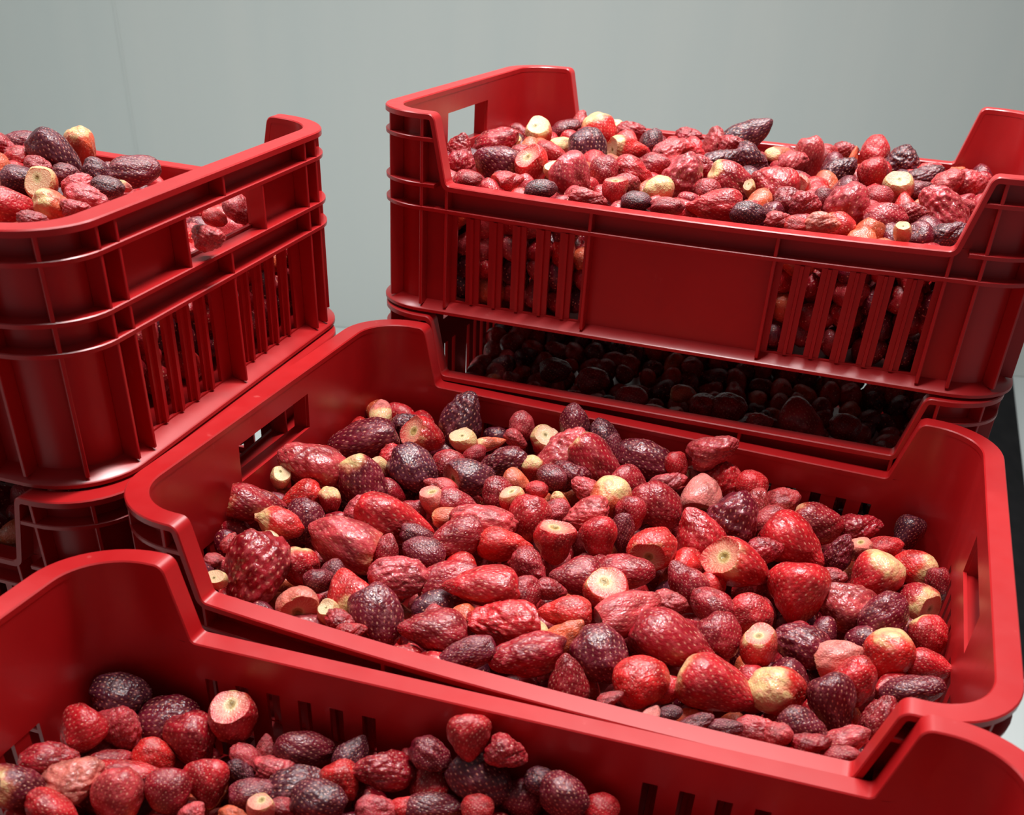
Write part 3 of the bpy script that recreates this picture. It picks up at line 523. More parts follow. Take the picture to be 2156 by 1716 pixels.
 'A': '''
-0.2635 0.1736 0.0767 0.0347 0.0289 0.77 0.64 -0.03 r x 0.0
-0.2646 0.1296 0.0776 0.0317 0.0281 -0.21 -0.79 -0.57 k r 0.0
-0.2501 0.1517 0.069 0.0289 0.027 0.6 -0.23 -0.76 w p 0.0
-0.2321 0.1762 0.0615 0.0395 0.0317 0.62 0.74 0.26 r d 0.0
-0.1828 0.1782 0.073 0.0337 0.0297 -0.06 0.12 -0.99 f r 0.1
-0.2053 0.1628 0.062 0.0354 0.0322 0.5 -0.39 -0.77 k m 0.0
-0.2212 0.1431 0.0605 0.0242 0.0217 0.84 0.15 -0.53 r b 0.0
-0.2673 0.1031 0.0771 0.0307 0.0195 0.66 0.75 0.05 w m 0.0
-0.2451 0.0957 0.0729 0.0344 0.028 0.46 0.83 0.31 w q 0.0
-0.2661 0.0757 0.0778 0.0292 0.0251 0.38 0.76 -0.53 f d 0.3
-0.2426 0.0709 0.0702 0.0277 0.0221 0.83 0.3 -0.47 r r 0.0
-0.2461 0.1272 0.0618 0.0288 0.0159 0.76 0.64 -0.06 e m 0.0
-0.2235 0.1209 0.0625 0.038 0.0181 0.84 0.48 -0.25 e r 0.0
-0.2146 0.0963 0.0671 0.0314 0.0296 0.37 -0.53 -0.76 r p 0.0
-0.1895 0.1106 0.0674 0.0258 0.0246 0.08 -0.71 -0.7 r m 0.0
-0.1748 0.13 0.062 0.0277 0.0259 0.45 -0.63 -0.63 k r 0.0
-0.1634 0.1618 0.0596 0.025 0.0169 0.87 0.1 -0.48 w p 0.0
-0.1588 0.1767 0.0606 0.0152 0.0108 -0.07 0.67 0.74 w p 0.0
-0.1603 0.146 0.0636 0.0171 0.0134 0.74 -0.17 -0.65 w x 0.0
-0.1315 0.1797 0.0646 0.0358 0.0226 0.92 0.32 -0.21 r d 0.0
-0.1439 0.1602 0.0594 0.026 0.0173 0.83 0.55 0.03 w p 0.0
-0.1224 0.1488 0.0608 0.0388 0.0254 0.66 0.69 0.29 w x 0.0
-0.1443 0.1327 0.062 0.0263 0.0173 0.83 0.56 0.01 e d 0.0
-0.0993 0.1346 0.0667 0.0317 0.0258 0.97 0.17 0.16 r x 0.0
-0.096 0.1603 0.0626 0.0243 0.0231 0.66 -0.34 -0.68 k b 0.0
-0.0979 0.1823 0.066 0.0268 0.0224 0.26 0.73 0.63 k x 0.0
-0.0728 0.1738 0.0682 0.0348 0.0262 -0.87 -0.48 -0.1 w m 0.0
-0.0431 0.1827 0.0844 0.0265 0.0211 0.96 0.12 -0.26 w d 0.0
-0.0181 0.1805 0.1049 0.0269 0.0257 0.22 -0.59 -0.77 k r 0.0
-0.0422 0.1808 0.0621 0.03 0.0245 -0.07 0.68 0.73 k r 0.0
-0.0081 0.1776 0.077 0.0381 0.028 0.88 -0.16 -0.45 e x 0.0
0.006 0.1828 0.0996 0.0239 0.0216 0.97 0.07 -0.21 w m 0.0
0.0179 0.1826 0.0648 0.0228 0.0252 0.4 -0.58 -0.71 r d 0.0
0.029 0.1858 0.0808 0.0207 0.016 0.96 0.27 0.07 w x 0.0
0.0454 0.1764 0.0813 0.0285 0.0262 0.99 0.02 -0.17 r d 0.0
0.0686 0.1852 0.0699 0.0195 0.0195 0.97 0.23 0.11 r r 0.0
-0.0648 0.1439 0.0632 0.0242 0.0177 0.92 0.38 -0.04 w p 0.0
-0.0508 0.153 0.0605 0.0131 0.0184 -0.24 0.64 0.73 e r 0.0
-0.0314 0.1572 0.0623 0.0344 0.0196 0.94 0.34 -0.0 e d 0.0
-0.0033 0.1561 0.0732 0.018 0.0174 0.96 0.06 0.26 r r 0.0
-0.1295 0.1153 0.0636 0.0229 0.0145 -0.08 -0.1 -0.99 f q 0.4
-0.146 0.1111 0.062 0.0157 0.0116 0.87 0.47 -0.13 w o 0.0
-0.1692 0.1035 0.062 0.0151 0.0139 0.22 0.81 0.55 w p 0.0
-0.0612 0.1892 0.0682 0.0112 0.0136 0.93 0.36 -0.01 r m 0.0
-0.1192 0.1272 0.062 0.0176 0.0129 0.89 0.44 -0.1 w m 0.0
-0.2042 0.1194 0.0617 0.015 0.015 0.84 0.52 -0.17 r d 0.0''',
 'D': '''
0.0017 -0.0748 0.085 0.0226 0.0185 0.98 0.19 0.1 r o 0.3
-0.0099 -0.1433 0.085 0.0294 0.0196 0.86 0.51 -0.03 f q 0.4
0.0312 -0.0939 0.0824 0.0302 0.0282 0.98 0.17 0.11 r m 0.0
0.0573 -0.1009 0.0876 0.0328 0.0298 0.98 0.15 0.12 r m 0.0
0.1329 -0.0958 0.085 0.0451 0.0353 0.94 -0.1 -0.33 k p 0.0
0.0921 -0.1182 0.085 0.0243 0.0195 0.98 0.12 0.14 w p 0.0
-0.0442 -0.1151 0.085 0.0302 0.0252 0.97 0.23 0.09 r m 0.0
-0.0961 -0.0804 0.085 0.0313 0.0261 0.96 0.27 0.07 r m 0.0
-0.1427 -0.0717 0.085 0.0318 0.0265 0.95 0.3 0.06 r d 0.0
0.1758 -0.0911 0.085 0.0292 0.0244 0.99 0.05 0.16 r m 0.0''',
}

# ------------------------------------------------------------------ crates
LX, WY, HZ, H1 = .3, .2147, .1706, .1149     # half length, half width, end height, notch height
XA, XB = .2329, .2195                         # notch slope: top and bottom
RC = .056                                     # outer corner radius
RIM_T, RIM_W, SH_T = .0048, .0166, .0030
Z1, Z3 = .1517, .0947
TAP = -.0108
def taper(v):
    s = 1 - TAP*(1 - v[2]/HZ)
    return (v[0]*s, v[1]*s, v[2])

def fillet(pts, rads, seg=5):
    out = [pts[0]]
    for i in range(1, len(pts)-1):
        p, a, c = Vector(pts[i]), Vector(pts[i-1]), Vector(pts[i+1])
        r = rads[i-1]; u = (a-p).normalized(); v = (c-p).normalized()
        ang = u.angle(v); d = r/math.tan(ang/2)
        s, e = p+u*d, p+v*d
        cen = p + (u+v).normalized()*(r/math.sin(ang/2))
        a0 = s-cen; a1 = e-cen; tot = a0.angle(a1); sg = 1 if a0.x*a1.y-a0.y*a1.x > 0 else -1
        for k in range(seg+1):
            t = sg*tot*k/seg; q = Vector((a0.x*math.cos(t)-a0.y*math.sin(t), a0.x*math.sin(t)+a0.y*math.cos(t)))
            out.append(tuple(cen+q))
    out.append(pts[-1]); return out
# top edge of one long side, from x = -(LX-RC) to +(LX-RC)
prof = fillet([(-(LX-RC), HZ), (-XA, HZ), (-XB, H1), (XB, H1), (XA, HZ), (LX-RC, HZ)], [.0075, .0045, .0045, .0075])
WIN_L = (.0885, .2130); WIN_E = (.0185, .1200); HAND = .0573
def stations():
    """walk round the crate counter-clockwise from above: (point, inward normal, top z, side, coordinate)"""
    S = []
    def long_side(sg):                        # sg -1: near side walked left to right; +1: far side right to left
        xs = sorted(set([x for x, z in prof] + [q*.02 for q in range(-10, 11)] + [s*v for v in WIN_L for s in (-1, 1)]))
        px = [p[0] for p in prof]; pz = [p[1] for p in prof]
        if sg > 0: xs = xs[::-1]
        for x in xs: S.append(((x, sg*WY), (0, -sg), float(np.interp(x, px, pz)), 'L', x))
    def short_side(sg):
        ys = sorted(set([-(WY-RC), WY-RC] + [s*v for v in WIN_E + (HAND,) for s in (-1, 1)]))
        if sg < 0: ys = ys[::-1]
        for y in ys: S.append(((sg*LX, y), (-sg, 0), HZ, 'E', y))
    def arc(cx, cy, a0):
        for k in range(1, 12):
            a = a0+k/12*math.pi/2
            S.append(((cx+RC*math.cos(a), cy+RC*math.sin(a)), (-math.cos(a), -math.sin(a)), HZ, 'C', 0))
    long_side(-1); arc(LX-RC, -WY+RC, -math.pi/2); short_side(1); arc(LX-RC, WY-RC, 0)
    long_side(1); arc(-LX+RC, WY-RC, math.pi/2); short_side(-1); arc(-LX+RC, -WY+RC, math.pi)
    return S
ST = stations(); NS = len(ST)
def ins(i, off):
    (x, y), (nx, ny) = ST[i % NS][0], ST[i % NS][1]
    return x+nx*off, y+ny*off

def shell_mesh():
    rows = [0, .010, .087, .1149, .1175, .1490, HZ-.002]
    def zz(i, r):
        if rows[r] <= .1149: return min(rows[r], ST[i % NS][2]-.001) if r == 3 else rows[r]
        top = ST[i % NS][2]-.002
        return H1-.001 + max(0, (rows[r]-.1149)/(HZ-.002-.1149))*max(0, top-H1+.001)
    def full(i, r):
        a, c = ST[i % NS], ST[(i+1) % NS]
        if r >= 3 and a[2] < H1+.0005 and c[2] < H1+.0005: return False
        if a[3] == c[3] == 'L':
            m_ = abs(a[4]+c[4])/2
            if WIN_L[0] < m_ < WIN_L[1] and r == 1: return False
        if a[3] == c[3] == 'E':
            m_ = abs(a[4]+c[4])/2
            if WIN_E[0] < m_ < WIN_E[1] and r == 1: return False
            if m_ < HAND and r == 4: return False
        return True
    V, F, idx = [], [], {}
    def vid(i, r, s):
        k = (i % NS, r, s)
        if k not in idx:
            x, y = ins(i, RIM_W-.0002 if s else RIM_W-SH_T)
            idx[k] = len(V); V.append(taper((x, y, zz(i, r))))
        return idx[k]
    nr = len(rows)-1
    ok = lambda i, r: 0 <= r < nr and full(i % NS, r)
    for i in range(NS):
        for r in range(nr):
            if not ok(i, r): continue
            F.append((vid(i, r, 0), vid(i+1, r, 0), vid(i+1, r+1, 0), vid(i, r+1, 0)))
            F.append((vid(i, r, 1), vid(i, r+1, 1), vid(i+1, r+1, 1), vid(i+1, r, 1)))
            if not ok(i, r-1): F.append((vid(i, r, 0), vid(i, r, 1), vid(i+1, r, 1), vid(i+1, r, 0)))
            if not ok(i, r+1): F.append((vid(i, r+1, 0), vid(i+1, r+1, 0), vid(i+1, r+1, 1), vid(i, r+1, 1)))
            if not ok(i-1, r): F.append((vid(i, r, 0), vid(i, r+1, 0), vid(i, r+1, 1), vid(i, r, 1)))
            if not ok(i+1, r): F.append((vid(i+1, r, 0), vid(i+1, r, 1), vid(i+1, r+1, 1), vid(i+1, r+1, 0)))
    me = pydata('crate_shell', V, F, 35); return me

def ring(section, lo=None, keep=None, close=True):
    """sweep a section [(off, z)] round the stations; keep(i) says which stations carry it"""
    V, F = [], []
    k = len(section); runs = []; cur = []
    for i in range(NS):
        if keep is None or keep(i): cur.append(i)
        elif cur: runs.append(cur); cur = []
    if cur:
        if runs and keep(0) and runs[0][0] == 0: runs[0] = cur + runs[0]
        else: runs.append(cur)
    for run in runs:
        b0 = len(V); closed = len(run) == NS
        for i in run:
            for off, z in section:
                x, y = ins(i, off); V.append(taper((x, y, z)))
        n = len(run)
        for a in range(n if closed else n-1):
            c = (a+1) % n
            for j in range(k):
                l = (j+1) % k
                F.append((b0+a*k+j, b0+a*k+l, b0+c*k+l, b0+c*k+j))
        if not closed:
            F.append(tuple(b0+j for j in range(k))[::-1]); F.append(tuple(b0+(n-1)*k+j for j in range(k)))
    return V, F

def rim_mesh():
    V, F = [], []
    c = .0009
    for i in range(NS):
        x0, y0 = ST[i][0]; z = ST[i][2]
        # tangent of the top edge within the wall plane
        a, d = ST[(i-1) % NS], ST[(i+1) % NS]
        ds = math.hypot(d[0][0]-a[0][0], d[0][1]-a[0][1]); dz = d[2]-a[2]
        tx, ty = (d[0][0]-a[0][0])/ds, (d[0][1]-a[0][1])/ds
        l = math.hypot(ds, dz); sn = dz/l; cs = ds/l
        if ST[i][3] == 'C': sn, cs = 0, 1
        for off, dn in ((0, -c), (c, 0), (RIM_W-c, 0), (RIM_W, -c), (RIM_W, -RIM_T), (0, -RIM_T)):
            px, py = ins(i, off)
            V.append(taper((px - tx*sn*dn, py - ty*sn*dn, z + cs*dn)))
    for i in range(NS):
        n = (i+1) % NS
        for j in range(6):
            l = (j+1) % 6
            F.append((i*6+j, i*6+l, n*6+l, n*6+j))
    me = pydata('crate_rim', V, F); fix_normals(me)
    me.polygons.foreach_set('use_smooth', [True]*len(me.polygons)); me.set_sharp_from_angle(angle=math.radians(30))
    return me
inner = RIM_W-SH_T+.0002
def rib_mesh(z, t=.0034, keep=None, out=.0004, side=0):
    kp = keep if not side else (lambda i: keep(i) and ST[i][0][0]*side > 0)
    V, F = ring([(out, z-t), (out-.0002, z-.0006), (out+.0006, z), (inner, z), (inner, z-t)], keep=kp)
    me = pydata('rib', V, F); fix_normals(me)
    me.polygons.foreach_set('use_smooth', [True]*len(me.polygons)); me.set_sharp_from_angle(angle=math.radians(30)); return me
def flange_mesh():
    V, F = ring([(-.0012, 0), (-.0012, .0026), (-.0002, .0036), (inner, .0085), (inner, 0)])
    me = pydata('flange', V, F); fix_normals(me)
    me.polygons.foreach_set('use_smooth', [True]*len(me.polygons)); me.set_sharp_from_angle(angle=math.radians(40)); return me
def base_mesh():
    pts = [ins(i, RIM_W-.0005) for i in range(NS)]
    pts = [p for k, p in enumerate(pts) if k == 0 or (Vector(p)-Vector(pts[k-1])).length > 1e-5]
    bm = bmesh.new(); f = bm.faces.new([bm.verts.new(taper((x, y, .0005))) for x, y in pts])
    r = bmesh.ops.extrude_face_region(bm, geom=[f])
    for v in r['geom']:
        if isinstance(v, bmesh.types.BMVert): v.co.z += .003
    bmesh.ops.recalc_face_normals(bm, faces=bm.faces)
    me = bpy.data.meshes.new('base'); bm.to_mesh(me); bm.free(); return me
def fin_mesh(p, nrm, z0, z1, t=.0030):
    """upright web standing between the shell and the outer faces"""
    tx, ty = -nrm[1], nrm[0]; V = []
    for z in (z0, z1):
        for off in (.0007, inner):
            for s in (-1, 1):
                V.append(taper((p[0]+nrm[0]*off+tx*s*t/2, p[1]+nrm[1]*off+ty*s*t/2, z)))
    F = [(0, 1, 3, 2), (4, 6, 7, 5), (0, 4, 5, 1), (2, 3, 7, 6), (0, 2, 6, 4), (1, 5, 7, 3)]
    me = pydata('fin', V, F); fix_normals(me)
    bm = bmesh.new(); bm.from_mesh(me); bmesh.ops.bevel(bm, geom=bm.edges[:], offset=.0005, segments=1, affect='EDGES'); bm.to_mesh(me); bm.free()
    return me
FINS = []
for sy in (-1, 1):
    for sx in (-1, 1):
        FINS += [((sx*.2445, sy*WY), (0, -sy), .006, HZ-.004), ((sx*XB, sy*WY), (0, -sy), .006, H1-.003), ((sx*.0817, sy*WY), (0, -sy), .006, H1-.003)]
        c45 = math.sqrt(.5)
        FINS.append(((sx*(LX-RC+RC*c45), sy*(WY-RC+RC*c45)), (-sx*c45, -sy*c45), .006, HZ-.004))
for sx in (-1, 1):
    for y in (-.1586, -.1385, .1385, .1586): FINS.append(((sx*LX, y), (-sx, 0), .006, HZ-.004))
    FINS.append(((sx*LX, 0), (-sx, 0), .006, H1-.001)); FINS.append(((sx*LX, 0), (-sx, 0), Z1-.001, HZ-.004))
    for y in (-HAND-.0012, HAND+.0012): FINS.append(((sx*LX, y), (-sx, 0), H1-.001, Z1-.001))
def slat_mesh():
    """slat with a raised rib down its outer face; local x along the wall, y outward"""
    hw = .00675; z0, z1 = .0095, .0875; y0, y1, y2 = .0, SH_T, .0058
    prof_ = [(-hw, y0), (hw, y0), (hw, y1), (.0019, y1), (.0014, y2), (-.0014, y2), (-.0019, y1), (-hw, y1)]
    V = [(x, y, z) for z in (z0, z1) for x, y in prof_]
    n = 8; F = [tuple(range(n))[::-1], tuple(range(n, 2*n))]
    F += [(j, (j+1) % n, n+(j+1) % n, n+j) for j in range(n)]
    me = pydata('slat', V, F); fix_normals(me); return me
ends_only = lambda i: ST[i][2] > Z1+.004
notch_out = lambda i: ST[i][2] > H1+.004
M_SHELL, M_RIM, M_FLANGE, M_BASE, M_SLAT = shell_mesh(), rim_mesh(), flange_mesh(), base_mesh(), slat_mesh()
M_RIB1 = [rib_mesh(Z1, keep=ends_only, side=s) for s in (-1, 1)]; M_RIB2 = [rib_mesh(H1-.0005, keep=notch_out, side=s) for s in (-1, 1)]; M_RIB3 = rib_mesh(Z3)
M_FINS = [fin_mesh(*f) for f in FINS]
for me in [M_SHELL, M_RIM, M_FLANGE, M_BASE, M_SLAT, M_RIB3] + M_RIB1 + M_RIB2 + M_FINS: me.materials.append(MAT_PLASTIC)
SLATS = []
for sy in (-1, 1):
    for sx in (-1, 1):
        for k in range(5):
            x = sx*(WIN_L[0]+.0095+.00675+k*.023)
            SLATS.append((x, sy*(WY-RIM_W), 0 if sy > 0 else math.pi))
for sx in (-1, 1):
    for sy in (-1, 1):
        for k in range(4):
            y = sy*(WIN_E[0]+.0095+.00675+k*.023)
            SLATS.append((sx*(LX-RIM_W), y, -math.pi/2 if sx > 0 else math.pi/2))

def pose(rx, ry, t):
    return Matrix.Rotation(t, 4, 'Z') @ Matrix.Rotation(ry, 4, 'Y') @ Matrix.Rotation(rx, 4, 'X')
def tag(o, label, cat, group=None):
    o['label'] = label; o['category'] = cat
    if group: o['group'] = group
    return o
def crate(loc, rot, label, bow=None):
    r = bpy.data.objects.new('plastic_crate', None); COL.objects.link(r)
    r.empty_display_size = .05
    r.matrix_world = Matrix.Translation(loc) @ pose(*rot)
    tag(r, label, 'crate', 'red plastic crates')
    mesh_obj('crate_wall', M_SHELL, None, r); mesh_obj('rim', M_RIM, None, r)
    mesh_obj('crate_base', M_BASE, None, r); mesh_obj('bottom_flange', M_FLANGE, None, r)
    for me in [M_RIB3] + M_RIB1 + M_RIB2: mesh_obj('horizontal_rib', me, None, r)
    for me in M_FINS: mesh_obj('upright_rib', me, None, r)
    sc_ = 1-TAP*.7
    for x, y, a in SLATS:
        o = mesh_obj('slat', M_SLAT, None, r, (x*sc_, y*sc_, 0)); o.rotation_euler = (0, 0, a)
    if bow:            # the long near wall gives a little under the load
        out, sag = bow
        for o in list(r.children):
            me = o.data.copy(); mb = Matrix.LocRotScale(o.location, o.rotation_euler, None); inv = mb.inverted(); hit = False
            for v in me.vertices:
                p = mb @ v.co
                if p.y < 0 and abs(p.x) < .235:
                    f = (1-(p.x/.235)**2)*max(0, p.z/H1)*min(1, max(0, -p.y-.15)/.05)
                    if f > 0: p.y -= out*f; p.z -= sag*f; v.co = inv @ p; hit = True
            if hit: o.data = me
            else: bpy.data.meshes.remove(me)
    return r
BOW = {'B': (.0075, .0015), 'C': (.003, .0028)}
POSE = {
 'C': ((.1828, 1.1283, -.3157), (-.0021, -.0131, -.2983)), 'D': ((.1819, 1.1192, -.4887), (-.0021, -.0131, -.2983)),
 'E': ((-.5375, .8923, -.3330), (.0142, .0167, -.2453)), 'F': ((-.5310, .8769, -.5060), (.0142, .0167, -.2453)),
 'B': ((.0555, .7118, -.5034), (.0188, .0108, -.2925)), 'A': ((-.0506, .2779, -.5038), (-.0302, -.0142, -.2524))}
CRATE_LABEL = {
 'B': 'bright red plastic crate in the middle, its whole rim and bed of strawberries in view',
 'C': 'dark red plastic crate with slatted side, heaped high, topmost of the right-hand stack',
 'E': 'red plastic crate at the left wall side, topmost there, end handle facing right',
 'A': 'red plastic crate nearest the camera, only its far and left walls in view',
 'D': 'red plastic crate under the topmost right-hand one, dark opening between the two',
 'F': 'red plastic crate under the topmost left one, mostly hidden by nearer crates'}
MW = {}
for k, (loc, rot) in POSE.items():
    loc = Vector(loc)+Vector((0, 0, ZC))
    MW[k] = Matrix.Translation(loc) @ pose(*rot)
    crate(loc, rot, CRATE_LABEL[k], BOW.get(k))
ORD_ = ['first', 'second', 'third', 'fourth', 'fifth']
UNDER = {'D': 'the crate with the dark opening', 'F': 'the crate under the top left one', 'B': 'the bright middle crate', 'A': 'the nearest crate'}
# the crates lower in the four stacks: shell, rim and ribs, nearly all out of sight
for k in 'DFBA':
    loc, rot = POSE[k]; zt = loc[2]+ZC; n = 5; step = (zt-.0005)/n
    for j in range(1, n+1):
        f = 1-j/n
        r = bpy.data.objects.new('plastic_crate', None); COL.objects.link(r)
        r.matrix_world = Matrix.Translation((loc[0], loc[1], max(.001, zt-j*step))) @ pose(rot[0]*f, rot[1]*f, rot[2])
        tag(r, f"red plastic crate {ORD_[j-1]} below {UNDER[k]}, hidden in its stack", 'crate', 'lower crates of the stacks')
        for nm, me in (('crate_wall', M_SHELL), ('rim', M_RIM), ('crate_base', M_BASE), ('bottom_flange', M_FLANGE), ('horizontal_rib', M_RIB3), *[('horizontal_rib', q) for q in M_RIB1]):
            mesh_obj(nm, me, None, r)

# ------------------------------------------------------------------ strawberries
rng = np.random.RandomState(7)
def waves(P, k, n, r):
    """smooth pseudo-noise in about -1..1"""
    out = np.zeros(len(P))
    for _ in range(n):
        d = r.normal(size=3); d /= np.linalg.norm(d)
        kk = k*(.6+.8*r.rand())
        out += np.sin(P@d*kk + r.rand()*6.28 + .8*np.sin(P@r.normal(size=3)*kk*.4))
    return out/math.sqrt(n)*.8
def berry_mesh(name, shape, seed, nu=104, nv=132, nseeds=300, seeds=True):
    r = np.random.RandomState(seed)
    ph = (np.arange(nu)+.5)/nu*math.pi; th = np.arange(nv)/nv*2*math.pi
    PH, TH = np.meshgrid(ph, th, indexing='ij')
    par = {'k': (.42, .05, .0), 'r': (.12, .05, .0), 'e': (.10, .06, .0), 'w': (.26, .16, .012), 'f': (.28, .06, .0), 'n': (.05, .06, .0), 'b': (.30, .16, .03)}[shape]
    kc, low, wr = par
    def surf(PH, TH):
        c, s = np.cos(PH), np.sin(PH)
        rad = s*(1+kc*c)
        if shape == 'k': rad = s*(1+kc*c)*(1-.10*np.clip(-c, 0, 1)**2)
        if shape == 'e': rad = np.abs(s)**.75*(1+kc*c)
        if shape == 'n': rad = s*(1-.55*np.exp(-((PH-.55)/.35)**2))
        rad = rad/rad.max() if rad.size > 400 else rad/(1+kc*.35)
        sq = 1+.06*np.cos(2*TH+seed)+.04*np.cos(3*TH+seed*2)
        X = .5*rad*np.cos(TH)*sq; Y = .5*rad*np.sin(TH)*sq; Z = -.5*c
        P = np.stack([X, Y, Z], -1).reshape(-1, 3)
        return P
    P = surf(PH, TH)
    nrm = P/np.maximum(np.linalg.norm(P, axis=1, keepdims=True), 1e-6)
    rs = np.random.RandomState(seed+50)
    bias = rs.uniform(.8, 1.2); disp = bias*low*waves(nrm, 2.6, 5, rs)*.55 + .018*waves(nrm, 8, 6, rs)
    if wr:
        rd = np.abs(waves(nrm, 4.5, 5, rs)); disp -= wr*np.exp(-(rd/.3)**2)
        disp += .016*waves(nrm, 17, 6, rs)
    P = P + nrm*disp[:, None]
    # lop-sided bend
    P[:, 0] += .10*np.sin(P[:, 2]*2.5)*rs.uniform(-1, 1)
    along = P[:, 2]+.5
    fr = np.full(len(P), 2.)
    # calyx hollow
    cal = np.exp(-(PH.reshape(-1)/.30)**2)
    P[:, 2] += .06*cal
    if shape in 'fb':
        tilt = rs.uniform(-.18, .18, 2); cut = -.37 + tilt[0]*P[:, 0]+tilt[1]*P[:, 1]
        on = P[:, 2] < cut
        rr = np.hypot(P[:, 0], P[:, 1]); R0 = np.percentile(rr[on], 97) if on.any() else .3
        rn = np.hypot(P[:, 0], P[:, 1])
        fr = np.where(on, np.clip(rn/R0, 0, .999), 2.)
        # flesh face: slight hollow with a raised core
        face = cut - .035*(1-np.clip(rn/R0, 0, 1)**2)*-1 + .012*np.exp(-(rn/.05)**2) + .008*waves(P*1., 14, 4, rs)
        P[:, 2] = np.where(on, face, P[:, 2])
    sd = np.zeros(len(P))
    if seeds:
        # seed lattice by area on the finished surface
        g = np.arange(nseeds)+.5
        cz = 1-2*g/nseeds; sp = np.arccos(cz); st_ = g*2.39996+seed
        ss = np.stack([np.sin(sp)*np.cos(st_), np.sin(sp)*np.sin(st_), -cz], -1) + r.normal(size=(nseeds, 3))*.018
        ss /= np.linalg.norm(ss, axis=1, keepdims=True)
        dirs = np.stack([np.sin(PH)*np.cos(TH), np.sin(PH)*np.sin(TH), -np.cos(PH)], -1).reshape(-1, 3)
        best = np.full(len(P), 9.)
        wz = np.array([1, 1, .72])
        for a in range(0, len(P), 4000):
            D = ((dirs[a:a+4000, None, :]-ss[None])*wz)
            best[a:a+4000] = np.sqrt((D**2).sum(-1).min(1))
        fade = (fr > 1)*np.clip((PH.reshape(-1)-.35)/.25, 0, 1)
        amp = .019 if not wr else .016
        P = P + nrm*((-amp*np.exp(-(best/.056)**2) + amp*1.15*np.exp(-(best/.028)**2))*fade)[:, None]
        sd = np.exp(-(best/.024)**4)*fade
    # unit box
    P[:, :2] -= (P[:, :2].max(0)+P[:, :2].min(0))/2
    P[:, 2] -= (P[:, 2].max()+P[:, 2].min())/2
    P[:, 0] /= np.ptp(P[:, 0]); P[:, 1] /= np.ptp(P[:, 1]); P[:, 2] /= np.ptp(P[:, 2])
    n0 = len(P)
    top = P[:nv].mean(0); bot = P[-nv:].mean(0)
    P = np.vstack([P, top, bot]); sd = np.append(sd, [0, 0]); along = np.append(along, [along[:nv].mean(), along[-nv:].mean()]); fr = np.append(fr, [0. if shape in 'fb' else 2., 2.])
    turn = np.append(TH.reshape(-1), [0, 0])
    i = np.arange(nu-1)[:, None]*nv; j = np.arange(nv)[None]; j2 = (j+1) % nv
    Q = np.stack([i+j, i+nv+j, i+nv+j2, i+j2], -1).reshape(-1, 4)
    jj = np.arange(nv); T1 = np.stack([np.full(nv, n0), jj, (jj+1) % nv], -1); T2 = np.stack([np.full(nv, n0+1), (nu-1)*nv+(jj+1) % nv, (nu-1)*nv+jj], -1)
    return P, Q, np.vstack([T1, T2]), dict(seed=sd, along=along, cutface=fr, turn=turn)
def to_mesh(name, P, Q, T, attrs, mat):
    me = bpy.data.meshes.new(name)
    me.vertices.add(len(P)); me.vertices.foreach_set('co', P.astype(np.float32).ravel())
    nl = Q.size+T.size; me.loops.add(nl)
    me.loops.foreach_set('vertex_index', np.concatenate([Q.ravel(), T.ravel()]).astype(np.int32))
    npol = len(Q)+len(T); me.polygons.add(npol)
    ls = np.concatenate([np.arange(len(Q))*4, Q.size+np.arange(len(T))*3]).astype(np.int32)
    me.polygons.foreach_set('loop_start', ls)
    me.polygons.foreach_set('use_smooth', np.ones(npol, bool))
    me.update(calc_edges=True); me.validate()
    for k, v in attrs.items():
        if v.ndim == 1:
            a = me.attributes.new(k, 'FLOAT', 'POINT'); a.data.foreach_set('value', v.astype(np.float32))
        else:
            a = me.attributes.new(k, 'FLOAT_COLOR', 'POINT'); a.data.foreach_set('color', v.astype(np.float32).ravel())
    me.materials.append(mat); return me
KINDS = {'k': 4, 'r': 3, 'e': 3, 'w': 5, 'f': 4, 'n': 1, 'b': 1}
MESHES = {}
for s_, n_ in KINDS.items():
    MESHES[s_] = [to_mesh('strawberry_'+s_, *berry_mesh('b', s_, 11*q+ord(s_)), MAT_BERRY) for q in range(n_)]
COLS = {'d': (112, 16, 36), 'm': (160, 22, 36), 'r': (194, 30, 38), 'b': (212, 38, 36), 'p': (192, 60, 66), 'x': (86, 26, 42), 'o': (220, 96, 60),
        'q': (220, 120, 108), 'y': (232, 200, 140), 'g': (206, 196, 112)}
WORD = {'d': 'dark maroon', 'm': 'deep red', 'r': 'red', 'b': 'bright red', 'p': 'frosty pinkish-red', 'x': 'blackish-purple', 'o': 'orange-red', 'q': 'pale pink', 'y': 'cream-coloured', 'g': 'pale yellow-green'}
FORM = {'k': 'conical', 'r': 'round', 'e': 'oval', 'w': 'shrivelled', 'f': 'cut-topped', 'n': 'necked', 'b': 'large broad'}
CR = {'B': 'middle crate', 'C': 'topmost right crate', 'E': 'topmost left crate', 'A': 'nearest crate', 'D': 'crate under topmost right one'}
ORD = ['first', 'second', 'third', 'fourth', 'fifth', 'sixth', 'seventh', 'eighth', 'ninth', 'tenth', 'eleventh', 'twelfth', 'thirteenth', 'fourteenth', 'fifteenth', 'sixteenth', 'seventeenth', 'eighteenth', 'nineteenth', 'twentieth', 'twenty-first', 'twenty-second', 'twenty-third', 'twenty-fourth']
ALLPOS = {}
